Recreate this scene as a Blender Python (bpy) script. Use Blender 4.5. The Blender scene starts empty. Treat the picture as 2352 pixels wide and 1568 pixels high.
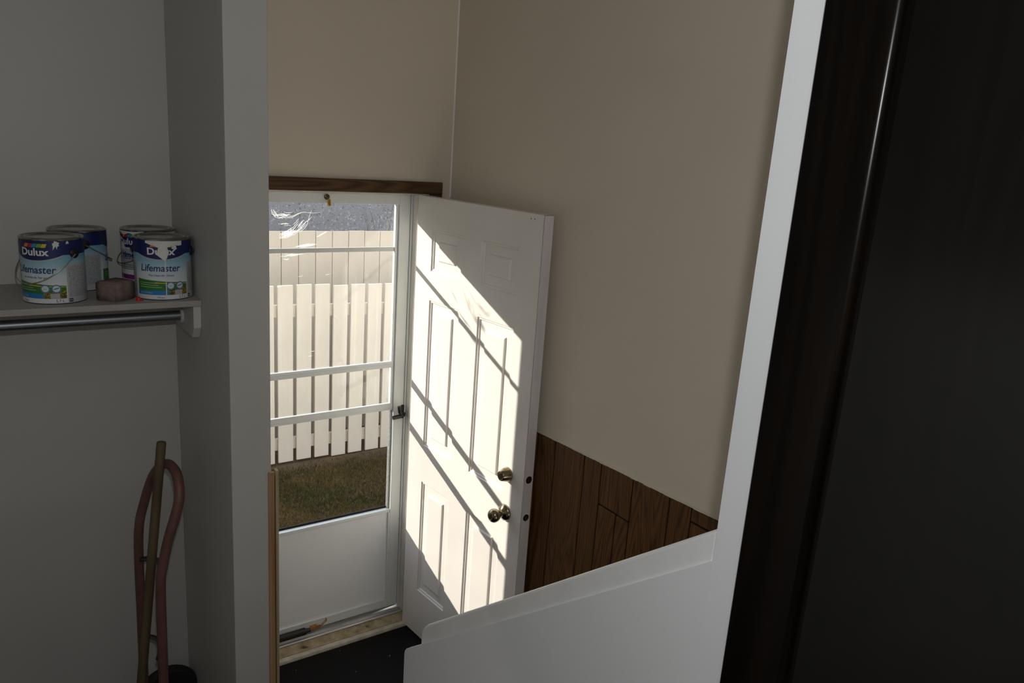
import bpy, bmesh, math, random
from mathutils import Matrix, Vector
random.seed(7)
S = bpy.context.scene
C = S.collection
PI = math.pi

# ------------------------------------------------------------------ camera, sky, sun, flash, exposure
camd = bpy.data.cameras.new('camera')
camd.sensor_width = 36.0
camd.lens = 27.11
camd.clip_start = 0.02
cam = bpy.data.objects.new('camera', camd)
C.objects.link(cam)
ax = (0.82303, -0.56371, 0.06862)      # camera right in the world
ay = (0.08249, 0.23806, 0.96774)       # camera up
az = (-0.56187, -0.79082, 0.24244)     # camera back
cam.matrix_world = Matrix(((ax[0], ay[0], az[0], 0), (ax[1], ay[1], az[1], 0), (ax[2], ay[2], az[2], 0), (0, 0, 0, 1)))
S.camera = cam

W = bpy.data.worlds.new('sky')
S.world = W
W.use_nodes = True
wn, wl = W.node_tree.nodes, W.node_tree.links
wn.clear()
w_out = wn.new('ShaderNodeOutputWorld')
w_bg = wn.new('ShaderNodeBackground')
w_tc = wn.new('ShaderNodeTexCoord')
w_sep = wn.new('ShaderNodeSeparateXYZ')
w_rmp = wn.new('ShaderNodeValToRGB')
w_rmp.color_ramp.elements[0].position = 0.0
w_rmp.color_ramp.elements[0].color = (1.0, 0.93, 0.85, 1)
w_rmp.color_ramp.elements[1].position = 0.7
w_rmp.color_ramp.elements[1].color = (0.72, 0.83, 1.0, 1)
wl.new(w_tc.outputs['Generated'], w_sep.inputs[0])
wl.new(w_sep.outputs['Z'], w_rmp.inputs[0])
wl.new(w_rmp.outputs[0], w_bg.inputs[0])
wl.new(w_bg.outputs[0], w_out.inputs[0])
w_bg.inputs[1].default_value = 2.55

sun_d = bpy.data.lights.new('sun', 'SUN')
sun_d.energy = 7.8
sun_d.angle = math.radians(0.53)
sun_d.color = (1.0, 0.93, 0.82)
sun = bpy.data.objects.new('sun', sun_d)
C.objects.link(sun)
sun.rotation_euler = Vector((0.97, -1.0, -0.485)).to_track_quat('-Z', 'Y').to_euler()

fl_d = bpy.data.lights.new('camera_flash', 'POINT')      # the photographer's flash, just above the lens
fl_d.energy = 26.0
fl_d.shadow_soft_size = 0.018
fl_d.color = (0.97, 0.98, 1.0)
fl = bpy.data.objects.new('camera_flash', fl_d)
fl.location = (0.012, -0.029, 0.17)
C.objects.link(fl)

S.view_settings.view_transform = 'Standard'
S.view_settings.look = 'None'
S.view_settings.gamma = 1.0
S.view_settings.use_curve_mapping = False
S.view_settings.exposure = 0.0

# ------------------------------------------------------------------ materials
def new_mat(name):
    m = bpy.data.materials.new(name)
    m.use_nodes = True
    nt = m.node_tree
    return m, nt, nt.nodes['Principled BSDF']

def plain(name, col, rough=0.5, metal=0.0, var=0.0, scale=8.0, bump=0.0, bscale=60.0, spec=0.5, stretch=None):
    m, nt, b = new_mat(name)
    b.inputs['Roughness'].default_value = rough
    b.inputs['Metallic'].default_value = metal
    b.inputs['Specular IOR Level'].default_value = spec
    tc = nt.nodes.new('ShaderNodeTexCoord')
    src = tc.outputs['Object']
    if stretch:
        mp = nt.nodes.new('ShaderNodeMapping')
        mp.inputs['Scale'].default_value = stretch
        nt.links.new(src, mp.inputs['Vector'])
        src = mp.outputs[0]
    if var > 0:
        n = nt.nodes.new('ShaderNodeTexNoise')
        n.inputs['Scale'].default_value = scale
        n.inputs['Detail'].default_value = 5
        r = nt.nodes.new('ShaderNodeValToRGB')
        r.color_ramp.elements[0].position = 0.3
        r.color_ramp.elements[1].position = 0.7
        r.color_ramp.elements[0].color = tuple(c * (1 - var) for c in col) + (1,)
        r.color_ramp.elements[1].color = tuple(min(1, c * (1 + var)) for c in col) + (1,)
        nt.links.new(src, n.inputs['Vector'])
        nt.links.new(n.outputs['Fac'], r.inputs[0])
        nt.links.new(r.outputs[0], b.inputs['Base Color'])
    else:
        b.inputs['Base Color'].default_value = tuple(col) + (1,)
    if bump > 0:
        n2 = nt.nodes.new('ShaderNodeTexNoise')
        n2.inputs['Scale'].default_value = bscale
        n2.inputs['Detail'].default_value = 3
        bp = nt.nodes.new('ShaderNodeBump')
        bp.inputs['Strength'].default_value = bump
        bp.inputs['Distance'].default_value = 0.002
        nt.links.new(src, n2.inputs['Vector'])
        nt.links.new(n2.outputs['Fac'], bp.inputs['Height'])
        nt.links.new(bp.outputs[0], b.inputs['Normal'])
    return m

def ramp(nt, stops):
    r = nt.nodes.new('ShaderNodeValToRGB')
    e = r.color_ramp.elements
    while len(e) < len(stops):
        e.new(0.5)
    for i, (p, c) in enumerate(stops):
        e[i].position = p
        e[i].color = tuple(c) + (1,)
    return r

def wood(name, dark, mid, light, rough=0.45, freq=26.0, across=(0, 1, 0), spec=0.4, rnd=True, bump=0.25, along='z', elong=0.075, nscale=6.0, stops=(0.22, 0.5, 0.85)):
    """long grain along Z with cathedral figure; each object gets its own patch of grain"""
    m, nt, b = new_mat(name)
    b.inputs['Roughness'].default_value = rough
    b.inputs['Specular IOR Level'].default_value = spec
    tc = nt.nodes.new('ShaderNodeTexCoord')
    src = tc.outputs['Object']
    if rnd:
        oi = nt.nodes.new('ShaderNodeObjectInfo')
        mul = nt.nodes.new('ShaderNodeMath'); mul.operation = 'MULTIPLY'
        mul.inputs[1].default_value = 37.0
        nt.links.new(oi.outputs['Random'], mul.inputs[0])
        add = nt.nodes.new('ShaderNodeVectorMath'); add.operation = 'ADD'
        nt.links.new(src, add.inputs[0])
        nt.links.new(mul.outputs[0], add.inputs[1])
        src = add.outputs[0]
    mp = nt.nodes.new('ShaderNodeMapping')
    mp.inputs['Scale'].default_value = (1.0, 1.0, elong) if along == 'z' else (elong, 1.0, 1.0)
    nt.links.new(src, mp.inputs['Vector'])
    n1 = nt.nodes.new('ShaderNodeTexNoise')
    n1.inputs['Scale'].default_value = nscale
    n1.inputs['Detail'].default_value = 2.0
    nt.links.new(mp.outputs[0], n1.inputs['Vector'])
    mul2 = nt.nodes.new('ShaderNodeMath'); mul2.operation = 'MULTIPLY'
    mul2.inputs[1].default_value = freq
    nt.links.new(n1.outputs['Fac'], mul2.inputs[0])
    fr = nt.nodes.new('ShaderNodeMath'); fr.operation = 'PINGPONG'
    fr.inputs[1].default_value = 0.5
    nt.links.new(mul2.outputs[0], fr.inputs[0])
    mp2 = nt.nodes.new('ShaderNodeMapping')
    mp2.inputs['Scale'].default_value = (140.0, 140.0, 5.0) if along == 'z' else (5.0, 140.0, 140.0)
    nt.links.new(src, mp2.inputs['Vector'])
    n2 = nt.nodes.new('ShaderNodeTexNoise')
    n2.inputs['Scale'].default_value = 1.0
    n2.inputs['Detail'].default_value = 4.0
    nt.links.new(mp2.outputs[0], n2.inputs['Vector'])
    mx = nt.nodes.new('ShaderNodeMath'); mx.operation = 'MULTIPLY_ADD'
    mx.inputs[1].default_value = 0.55
    nt.links.new(n2.outputs['Fac'], mx.inputs[0])
    nt.links.new(fr.outputs[0], mx.inputs[2])
    r = ramp(nt, [(stops[0], dark), (stops[1], mid), (stops[2], light)])
    nt.links.new(mx.outputs[0], r.inputs[0])
    nt.links.new(r.outputs[0], b.inputs['Base Color'])
    bp = nt.nodes.new('ShaderNodeBump')
    bp.inputs['Strength'].default_value = bump
    bp.inputs['Distance'].default_value = 0.001
    nt.links.new(mx.outputs[0], bp.inputs['Height'])
    nt.links.new(bp.outputs[0], b.inputs['Normal'])
    return m

M = {}
M['wall'] = plain('wall_paint_warm_bounce', (0.70, 0.635, 0.525), 0.6, var=0.02, scale=3, bump=0.12, bscale=160)  # warm bounce from the sunlit door is put into this wall colour
M['closet'] = plain('wall_paint_cool_closet', (0.535, 0.53, 0.50), 0.45, var=0.02, scale=3, bump=0.1, bscale=160)  # cooler, darker wall tone split off for the closet side's weaker bounce light
M['white_wall'] = plain('white_wall_paint', (0.86, 0.87, 0.875), 0.5, var=0.015, scale=4, bump=0.08, bscale=200)
M['white_trim'] = plain('white_trim_paint', (0.89, 0.89, 0.87), 0.38, var=0.03, scale=12, bump=0.05, bscale=80)
M['ceiling'] = plain('white_ceiling', (0.75, 0.74, 0.71), 0.8, bump=0.3, bscale=90)
M['door_white'] = plain('white_door_enamel', (0.80, 0.77, 0.725), 0.42, var=0.035, scale=5, bump=0.04, bscale=120)
M['door_edge'] = plain('bare_primed_door_edge', (0.60, 0.56, 0.57), 0.6, var=0.08, scale=20, stretch=(1, 1, 0.2))
M['alu'] = plain('white_aluminium', (0.78, 0.82, 0.81), 0.32, var=0.03, scale=10)
M['alu_raw'] = plain('worn_aluminium', (0.50, 0.50, 0.49), 0.4, metal=0.6, var=0.2, scale=25, stretch=(0.3, 4, 4))
M['kick'] = plain('white_kick_panel', (0.86, 0.89, 0.92), 0.35, var=0.02, scale=4)
M['jamb'] = plain('old_white_jamb_paint', (0.66, 0.63, 0.57), 0.5, var=0.12, scale=18, stretch=(1, 1, 0.25))
M['brown_trim'] = wood('brown_casing_wood', (0.040, 0.018, 0.006), (0.078, 0.038, 0.014), (0.13, 0.070, 0.030), 0.42, along='x')
M['panelling'] = wood('brown_panelling_wood', (0.026, 0.0105, 0.003), (0.088, 0.038, 0.0115), (0.165, 0.076, 0.022), 0.5, freq=40, bump=0.35, stops=(0.16, 0.40, 0.90))
M['groove'] = plain('dark_panelling_groove', (0.012, 0.006, 0.003), 0.7)
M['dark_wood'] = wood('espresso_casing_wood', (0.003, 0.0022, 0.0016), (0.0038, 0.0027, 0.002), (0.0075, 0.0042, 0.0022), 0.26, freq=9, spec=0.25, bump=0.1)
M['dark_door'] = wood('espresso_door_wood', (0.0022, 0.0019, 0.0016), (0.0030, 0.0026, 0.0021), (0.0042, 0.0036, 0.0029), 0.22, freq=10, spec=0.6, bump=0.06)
M['moulding'] = wood('tan_moulding_wood', (0.22, 0.11, 0.04), (0.37, 0.21, 0.095), (0.48, 0.30, 0.16), 0.5, freq=12)
M['moulding_pale'] = wood('pale_cut_edge_wood', (0.28, 0.20, 0.10), (0.42, 0.33, 0.19), (0.50, 0.42, 0.27), 0.6, freq=12)
M['mat'] = plain('black_floor_mat', (0.0065, 0.006, 0.006), 0.9, var=0.4, scale=220, bump=0.8, bscale=500, spec=0.2)
M['floor'] = plain('dark_hall_floor', (0.05, 0.035, 0.022), 0.5, var=0.3, scale=6)
M['debris'] = plain('pale_debris', (0.45, 0.38, 0.25), 0.8)
M['shelf'] = plain('grey_white_shelf_paint', (0.40, 0.375, 0.34), 0.55, var=0.05, scale=14)
M['bracket'] = plain('off_white_bracket_paint', (0.58, 0.565, 0.52), 0.5, var=0.04, scale=14)
M['rod'] = plain('zinc_rod', (0.27, 0.29, 0.30), 0.42, metal=1.0, var=0.08, scale=9, stretch=(0.2, 3, 3))
M['tin'] = plain('tin_plate', (0.38, 0.37, 0.335), 0.2, metal=1.0, var=0.12, scale=40)
M['tin_dark'] = plain('dark_can_plastic', (0.018, 0.019, 0.022), 0.35, var=0.2, scale=30)
M['can_grey'] = plain('grey_can_side', (0.52, 0.52, 0.53), 0.4, var=0.04, scale=20)
M['wire'] = plain('handle_wire', (0.50, 0.49, 0.46), 0.28, metal=1.0, var=0.1, scale=50)
M['black'] = plain('black_plastic', (0.012, 0.012, 0.012), 0.4, var=0.2, scale=40)
M['rubber'] = plain('black_rubber', (0.012, 0.012, 0.012), 0.75, var=0.3, scale=60)
M['red_paint'] = plain('faded_red_paint', (0.155, 0.068, 0.058), 0.5, var=0.18, scale=22, bump=0.1, bscale=90)
M['stick'] = wood('worn_stick_wood', (0.075, 0.052, 0.026), (0.105, 0.075, 0.038), (0.135, 0.098, 0.052), 0.6, freq=8)
M['foam'] = plain('brown_grey_foam', (0.22, 0.165, 0.15), 0.95, var=0.2, scale=45, bump=0.7, bscale=300, spec=0.15)
M['red_plastic'] = plain('bright_red_plastic', (0.60, 0.02, 0.015), 0.35, var=0.05, scale=30)
M['brass'] = plain('antique_brass', (0.30, 0.25, 0.165), 0.2, metal=1.0, var=0.1, scale=30)
M['brass_dark'] = plain('dark_lock_brass', (0.12, 0.095, 0.06), 0.3, metal=1.0, var=0.2, scale=60)
M['gold_brass'] = plain('bright_brass', (0.62, 0.40, 0.10), 0.3, metal=1.0, var=0.15, scale=80)
M['rust'] = plain('rusty_bracket', (0.42, 0.20, 0.06), 0.6, metal=0.3, var=0.4, scale=60)
M['fence'] = plain('cream_fence_paint', (0.66, 0.59, 0.475), 0.75, var=0.07, scale=9, bump=0.3, bscale=40, stretch=(1, 1, 0.3))
M['fence_back'] = plain('beige_fence_paint', (0.52, 0.455, 0.365), 0.75, var=0.05, scale=9, bump=0.3, bscale=40, stretch=(1, 1, 0.3))
M['roof'] = plain('grey_roof_shingle', (0.16, 0.16, 0.165), 0.9, var=0.3, scale=60)
M['soil'] = plain('dry_soil', (0.082, 0.050, 0.024), 0.95, var=0.35, scale=5, bump=0.6, bscale=60)
M['scratch'] = None

# threshold: worn cream paint over wood
m, nt, b = new_mat('worn_threshold_paint')
b.inputs['Roughness'].default_value = 0.7
tc = nt.nodes.new('ShaderNodeTexCoord')
n = nt.nodes.new('ShaderNodeTexNoise'); n.inputs['Scale'].default_value = 22; n.inputs['Detail'].default_value = 8
r = ramp(nt, [(0.30, (0.07, 0.045, 0.022)), (0.37, (0.27, 0.21, 0.12)), (0.55, (0.40, 0.33, 0.20)), (0.75, (0.46, 0.41, 0.29))])
nt.links.new(tc.outputs['Object'], n.inputs['Vector']); nt.links.new(n.outputs['Fac'], r.inputs[0]); nt.links.new(r.outputs[0], b.inputs['Base Color'])
M['threshold'] = m
M['threshold_pale'] = plain('worn_pale_nosing_paint', (0.46, 0.42, 0.34), 0.7, var=0.28, scale=24)

# pebble-dash stucco
m, nt, b = new_mat('pebble_dash_stucco')
b.inputs['Roughness'].default_value = 0.9
tc = nt.nodes.new('ShaderNodeTexCoord')
v = nt.nodes.new('ShaderNodeTexVoronoi'); v.inputs['Scale'].default_value = 85
n = nt.nodes.new('ShaderNodeTexNoise'); n.inputs['Scale'].default_value = 9; n.inputs['Detail'].default_value = 9; n.inputs['Roughness'].default_value = 0.75
sp = nt.nodes.new('ShaderNodeSeparateColor')
nt.links.new(tc.outputs['Object'], v.inputs['Vector']); nt.links.new(tc.outputs['Object'], n.inputs['Vector'])
nt.links.new(v.outputs['Color'], sp.inputs[0])
r = ramp(nt, [(0.02, (0.12, 0.12, 0.125)), (0.09, (0.225, 0.225, 0.236)), (0.9, (0.26, 0.26, 0.272)), (0.965, (0.40, 0.40, 0.41))])
nt.links.new(sp.outputs[0], r.inputs[0])
mixn = nt.nodes.new('ShaderNodeMix'); mixn.data_type = 'RGBA'; mixn.blend_type = 'MULTIPLY'; mixn.inputs[0].default_value = 0.6
r2 = ramp(nt, [(0.3, (0.86, 0.86, 0.86)), (0.7, (1.1, 1.1, 1.1))])
nt.links.new(n.outputs['Fac'], r2.inputs[0])
nt.links.new(r.outputs[0], mixn.inputs[6]); nt.links.new(r2.outputs[0], mixn.inputs[7])
nt.links.new(mixn.outputs[2], b.inputs['Base Color'])
bp = nt.nodes.new('ShaderNodeBump'); bp.inputs['Strength'].default_value = 0.22; bp.inputs['Distance'].default_value = 0.006
nt.links.new(v.outputs['Distance'], bp.inputs['Height']); nt.links.new(bp.outputs[0], b.inputs['Normal'])
M['stucco'] = m

# grass: patches of dry straw, green and brown
m, nt, b = new_mat('dry_autumn_grass')
b.inputs['Roughness'].default_value = 0.8
b.inputs['Specular IOR Level'].default_value = 0.05
tc = nt.nodes.new('ShaderNodeTexCoord')
n = nt.nodes.new('ShaderNodeTexNoise'); n.inputs['Scale'].default_value = 2.2; n.inputs['Detail'].default_value = 4
n2 = nt.nodes.new('ShaderNodeTexNoise'); n2.inputs['Scale'].default_value = 60; n2.inputs['Detail'].default_value = 2
ma = nt.nodes.new('ShaderNodeMath'); ma.operation = 'MULTIPLY_ADD'; ma.inputs[1].default_value = 0.55
nt.links.new(tc.outputs['Object'], n.inputs['Vector']); nt.links.new(tc.outputs['Object'], n2.inputs['Vector'])
nt.links.new(n2.outputs['Fac'], ma.inputs[0]); nt.links.new(n.outputs['Fac'], ma.inputs[2])
r = ramp(nt, [(0.52, (0.034, 0.046, 0.011)), (0.66, (0.060, 0.055, 0.015)), (0.80, (0.105, 0.073, 0.022)), (1.0, (0.20, 0.145, 0.052))])
nt.links.new(ma.outputs[0], r.inputs[0]); nt.links.new(r.outputs[0], b.inputs['Base Color'])
M['grass'] = m

# thin window glass: see-through with a mirror share that grows with the angle
def thin_glass(name, tint):
    m = bpy.data.materials.new(name)
    m.use_nodes = True
    nt = m.node_tree
    nt.nodes.clear()
    o = nt.nodes.new('ShaderNodeOutputMaterial')
    t = nt.nodes.new('ShaderNodeBsdfTransparent'); t.inputs[0].default_value = tint + (1,)
    g = nt.nodes.new('ShaderNodeBsdfGlossy'); g.inputs['Roughness'].default_value = 0.0
    f = nt.nodes.new('ShaderNodeFresnel'); f.inputs[0].default_value = 1.5
    mu = nt.nodes.new('ShaderNodeMath'); mu.operation = 'MULTIPLY'; mu.inputs[1].default_value = 2.2; mu.use_clamp = True
    mx = nt.nodes.new('ShaderNodeMixShader')
    nt.links.new(f.outputs[0], mu.inputs[0]); nt.links.new(mu.outputs[0], mx.inputs[0])
    nt.links.new(t.outputs[0], mx.inputs[1]); nt.links.new(g.outputs[0], mx.inputs[2])
    nt.links.new(mx.outputs[0], o.inputs[0])
    return m
M['glass'] = thin_glass('clear_window_glass', (0.96, 0.97, 0.96))
m = bpy.data.materials.new('insect_screen_mesh'); m.use_nodes = True
nt = m.node_tree; nt.nodes.clear()
o = nt.nodes.new('ShaderNodeOutputMaterial'); t = nt.nodes.new('ShaderNodeBsdfTransparent'); d = nt.nodes.new('ShaderNodeBsdfDiffuse')
d.inputs[0].default_value = (0.03, 0.03, 0.03, 1)
mx = nt.nodes.new('ShaderNodeMixShader'); mx.inputs[0].default_value = 0.25
nt.links.new(t.outputs[0], mx.inputs[1]); nt.links.new(d.outputs[0], mx.inputs[2]); nt.links.new(mx.outputs[0], o.inputs[0])
M['screen'] = m
m = bpy.data.materials.new('scratched_glass'); m.use_nodes = True
nt = m.node_tree; nt.nodes.clear()
o = nt.nodes.new('ShaderNodeOutputMaterial'); t = nt.nodes.new('ShaderNodeBsdfTranslucent'); d = nt.nodes.new('ShaderNodeBsdfDiffuse')
t.inputs[0].default_value = (0.95, 0.93, 0.88, 1); d.inputs[0].default_value = (0.9, 0.88, 0.84, 1)
mx = nt.nodes.new('ShaderNodeMixShader'); mx.inputs[0].default_value = 0.2
tr = nt.nodes.new('ShaderNodeBsdfTransparent')
mx2 = nt.nodes.new('ShaderNodeMixShader'); mx2.inputs[0].default_value = 0.6
nt.links.new(t.outputs[0], mx.inputs[1]); nt.links.new(d.outputs[0], mx.inputs[2])
nt.links.new(tr.outputs[0], mx2.inputs[1]); nt.links.new(mx.outputs[0], mx2.inputs[2]); nt.links.new(mx2.outputs[0], o.inputs[0])
M['scratch'] = m

# label inks
def ink(name, col, rough=0.4):
    return plain(name, col, rough, var=0.02, scale=30)
INK = {
    'navy': ink('navy_ink', (0.012, 0.020, 0.115)), 'white': ink('white_ink', (0.78, 0.79, 0.80)),
    'text': ink('blue_lettering_ink', (0.02, 0.05, 0.17)), 'black': ink('black_ink', (0.02, 0.02, 0.025)),
    'grey': ink('silver_grey_ink', (0.45, 0.46, 0.48)), 'blue': ink('bright_blue_ink', (0.02, 0.21, 0.52)),
    'red': ink('red_ink', (0.50, 0.03, 0.03)), 'orange': ink('orange_ink', (0.75, 0.24, 0.02)), 'teal': ink('teal_ink', (0.02, 0.30, 0.48)),
    'lime': ink('green_ink', (0.16, 0.42, 0.03)), 'yellow': ink('yellow_ink', (0.78, 0.55, 0.03)), 'green': ink('field_green_ink', (0.035, 0.19, 0.03)),
    'purple': ink('purple_ink', (0.20, 0.02, 0.22)), 'paint': ink('dried_white_paint', (0.74, 0.73, 0.68), 0.5), 'pale': ink('pale_text_ink', (0.60, 0.72, 0.52)),
    'badge': ink('badge_blue_ink', (0.10, 0.20, 0.38)), 'badge_white': ink('badge_white_ink', (0.70, 0.73, 0.74)),
}
def ramp_z(name, stops, noise=None):
    m, nt, b = new_mat(name)
    b.inputs['Roughness'].default_value = 0.4
    tc = nt.nodes.new('ShaderNodeTexCoord')
    s = nt.nodes.new('ShaderNodeSeparateXYZ')
    nt.links.new(tc.outputs['Object'], s.inputs[0])
    mr = nt.nodes.new('ShaderNodeMapRange'); mr.inputs[1].default_value = 0.0; mr.inputs[2].default_value = 0.19
    nt.links.new(s.outputs['Z'], mr.inputs[0])
    r = ramp(nt, stops)
    nt.links.new(mr.outputs[0], r.inputs[0]); nt.links.new(r.outputs[0], b.inputs['Base Color'])
    return m
INK['sky'] = ramp_z('sky_label_print', [(0.30, (0.76, 0.78, 0.79)), (0.45, (0.62, 0.72, 0.76)), (0.60, (0.36, 0.57, 0.66)), (0.72, (0.20, 0.45, 0.58))])
m, nt, b = new_mat('meadow_label_print'); b.inputs['Roughness'].default_value = 0.45
tc = nt.nodes.new('ShaderNodeTexCoord'); n = nt.nodes.new('ShaderNodeTexNoise'); n.inputs['Scale'].default_value = 230; n.inputs['Detail'].default_value = 3
r = ramp(nt, [(0.35, (0.03, 0.05, 0.012)), (0.5, (0.16, 0.13, 0.02)), (0.62, (0.55, 0.36, 0.03)), (0.75, (0.30, 0.24, 0.05))])
nt.links.new(tc.outputs['Object'], n.inputs['Vector']); nt.links.new(n.outputs['Fac'], r.inputs[0]); nt.links.new(r.outputs[0], b.inputs['Base Color'])
INK['flowers'] = m
m, nt, b = new_mat('small_print_panel'); b.inputs['Roughness'].default_value = 0.45
tc = nt.nodes.new('ShaderNodeTexCoord'); mp = nt.nodes.new('ShaderNodeMapping'); mp.inputs['Scale'].default_value = (260, 260, 560)
n = nt.nodes.new('ShaderNodeTexNoise'); n.inputs['Scale'].default_value = 1.0; n.inputs['Detail'].default_value = 2
r = ramp(nt, [(0.32, (0.22, 0.23, 0.25)), (0.50, (0.38, 0.39, 0.41)), (0.66, (0.47, 0.48, 0.49))])
nt.links.new(tc.outputs['Object'], mp.inputs[0]); nt.links.new(mp.outputs[0], n.inputs['Vector']); nt.links.new(n.outputs['Fac'], r.inputs[0]); nt.links.new(r.outputs[0], b.inputs['Base Color'])
INK['print'] = m

# ------------------------------------------------------------------ mesh helpers
class MB:
    """collects geometry, builds ONE mesh object"""
    def __init__(self):
        self.v, self.f, self.mi, self.mats = [], [], [], []
    def slot(self, m):
        if m not in self.mats:
            self.mats.append(m)
        return self.mats.index(m)
    def add(self, vs, fs, m=None):
        o = len(self.v)
        self.v += [tuple(p) for p in vs]
        k = self.slot(m) if m else 0
        for f in fs:
            self.f.append([o + i for i in f]); self.mi.append(k)
        return self
    def box(self, x0, x1, y0, y1, z0, z1, m=None):
        vs = [(x, y, z) for z in (z0, z1) for y in (y0, y1) for x in (x0, x1)]
        fs = [(0, 2, 3, 1), (4, 5, 7, 6), (0, 1, 5, 4), (2, 6, 7, 3), (0, 4, 6, 2), (1, 3, 7, 5)]
        return self.add(vs, fs, m)
    def prism(self, pts, a, b, axis='z', m=None):
        """polygon pts extruded from a to b along axis"""
        n = len(pts)
        def P(p, t):
            return (p[0], p[1], t) if axis == 'z' else ((t, p[0], p[1]) if axis == 'x' else (p[0], t, p[1]))
        vs = [P(p, a) for p in pts] + [P(p, b) for p in pts]
        fs = [list(range(n))[::-1], list(range(n, 2 * n))] + [(i, (i + 1) % n, n + (i + 1) % n, n + i) for i in range(n)]
        return self.add(vs, fs, m)
    def tube(self, pts, r, seg=12, m=None, cap=True):
        pts = [Vector(p) for p in pts]
        n = len(pts)
        up = None
        rings = []
        for i, p in enumerate(pts):
            t = (pts[min(i + 1, n - 1)] - pts[max(i - 1, 0)]).normalized()
            if up is None:
                up = t.orthogonal().normalized()
            up = (up - t * up.dot(t)).normalized()
            s = t.cross(up)
            rr = r(i / (n - 1)) if callable(r) else r
            rings.append([p + (up * math.cos(2 * PI * k / seg) + s * math.sin(2 * PI * k / seg)) * rr for k in range(seg)])
        vs = [q for R in rings for q in R]
        fs = []
        for i in range(n - 1):
            for k in range(seg):
                k2 = (k + 1) % seg
                fs.append((i * seg + k, i * seg + k2, (i + 1) * seg + k2, (i + 1) * seg + k))
        if cap:
            fs.append(tuple(range(seg))[::-1]); fs.append(tuple(range((n - 1) * seg, n * seg)))
        return self.add(vs, fs, m)
    def lathe(self, prof, origin=(0, 0, 0), axis=(0, 0, 1), seg=40, m=None):
        """profile (r, h) turned about axis through origin"""
        a = Vector(axis).normalized()
        u = a.orthogonal().normalized()
        w = a.cross(u)
        o = Vector(origin)
        vs, fs = [], []
        idx = []
        for (r, h) in prof:
            if r < 1e-6:
                idx.append([len(vs)]); vs.append(o + a * h)
            else:
                st = len(vs)
                for k in range(seg):
                    t = 2 * PI * k / seg
                    vs.append(o + a * h + (u * math.cos(t) + w * math.sin(t)) * r)
                idx.append(list(range(st, st + seg)))
        for i in range(len(prof) - 1):
            A, B = idx[i], idx[i + 1]
            for k in range(seg):
                k2 = (k + 1) % seg
                if len(A) == 1 and len(B) == 1:
                    continue
                if len(A) == 1:
                    fs.append((A[0], B[k2], B[k]))
                elif len(B) == 1:
                    fs.append((A[k], A[k2], B[0]))
                else:
                    fs.append((A[k], A[k2], B[k2], B[k]))
        return self.add(vs, fs, m)
    def build(self, name, mat=None, parent=None, loc=(0, 0, 0), rotz=0.0, smooth=None, bevel=0.0, fix=True):
        me = bpy.data.meshes.new(name)
        me.from_pydata(self.v, [], self.f)
        mats = self.mats if self.mats else [mat]
        if mat and self.mats:
            mats = self.mats
        for mm in mats:
            me.materials.append(mm)
        if len(mats) > 1:
            me.polygons.foreach_set('material_index', self.mi)
        if fix:
            bm = bmesh.new(); bm.from_mesh(me)
            bmesh.ops.recalc_face_normals(bm, faces=bm.faces)
            bm.to_mesh(me); bm.free()
        if smooth:
            me.shade_smooth()
            me.set_sharp_from_angle(angle=math.radians(smooth))
        me.update()
        o = bpy.data.objects.new(name, me)
        C.objects.link(o)
        o.location = loc
        o.rotation_euler = (0, 0, rotz)
        if parent:
            o.parent = parent
        if bevel > 0:
            b = o.modifiers.new('bevel', 'BEVEL')
            b.width = bevel; b.segments = 2; b.limit_method = 'ANGLE'; b.angle_limit = math.radians(40)
        return o

def tag(o, label=None, cat=None, group=None, kind=None):
    if label: o['label'] = label
    if cat: o['category'] = cat
    if group: o['group'] = group
    if kind: o['kind'] = kind
    return o

def thing(name, label, cat, loc=(0, 0, 0), rotz=0.0, group=None, kind=None):
    o = bpy.data.objects.new(name, None)
    o.empty_display_size = 0.1
    C.objects.link(o)
    o.location = loc
    o.rotation_euler = (0, 0, rotz)
    return tag(o, label, cat, group, kind)

def twin(o, parent, loc=None):
    c = o.copy()
    C.objects.link(c)
    c.parent = parent
    if loc is not None:
        c.location = loc
    return c

def smooth_path(pts, n=8):
    """Catmull-Rom through the points"""
    P = [Vector(p) for p in pts]
    P = [P[0] * 2 - P[1]] + P + [P[-1] * 2 - P[-2]]
    out = []
    for i in range(1, len(P) - 2):
        for k in range(n):
            t = k / n
            a, b, c, d = P[i - 1], P[i], P[i + 1], P[i + 2]
            out.append(0.5 * ((2 * b) + (c - a) * t + (2 * a - 5 * b + 4 * c - d) * t * t + (3 * b - a - 3 * c + d) * t ** 3))
    out.append(P[-2])
    return out

# ------------------------------------------------------------------ the room shell
FZ = -2.245          # landing floor
HZ = -1.50           # hall floor
CZ = 0.94            # ceiling
YB = 2.91            # inner face of the outside wall
XR = 1.69            # right wall
OX0, OX1, OZ1 = 0.70, 1.60, -0.175   # rough opening of the outside wall

tag(MB().box(-3.0, XR, 0.0, YB + 0.18, FZ - 0.1, FZ).build('floor', M['mat']), 'black matted landing floor inside the entry door', 'floor', kind='structure')
tag(MB().box(-3.0, 0.9, -3.4, 0.62, HZ - 0.12, HZ).build('floor_hall', M['floor']), 'dark floor of the upper hall above the steps', 'floor', kind='structure')
st = thing('stairs', 'dark steps from the upper hall down to the landing', 'stairs', (0, 0, 0), kind='structure')
for k in range(3):
    z = HZ - 0.186 * (k + 1)
    MB().box(-0.85, 0.895, 0.62 + 0.234 * k, 0.62 + 0.234 * (k + 1), FZ, z).build('step', M['floor'], st, bevel=0.006)
tag(MB().box(-3.1, 1.85, -3.5, YB + 0.18, CZ, CZ + 0.1).build('ceiling', M['ceiling']), 'white ceiling over the hall and landing', 'ceiling', kind='structure')

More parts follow.
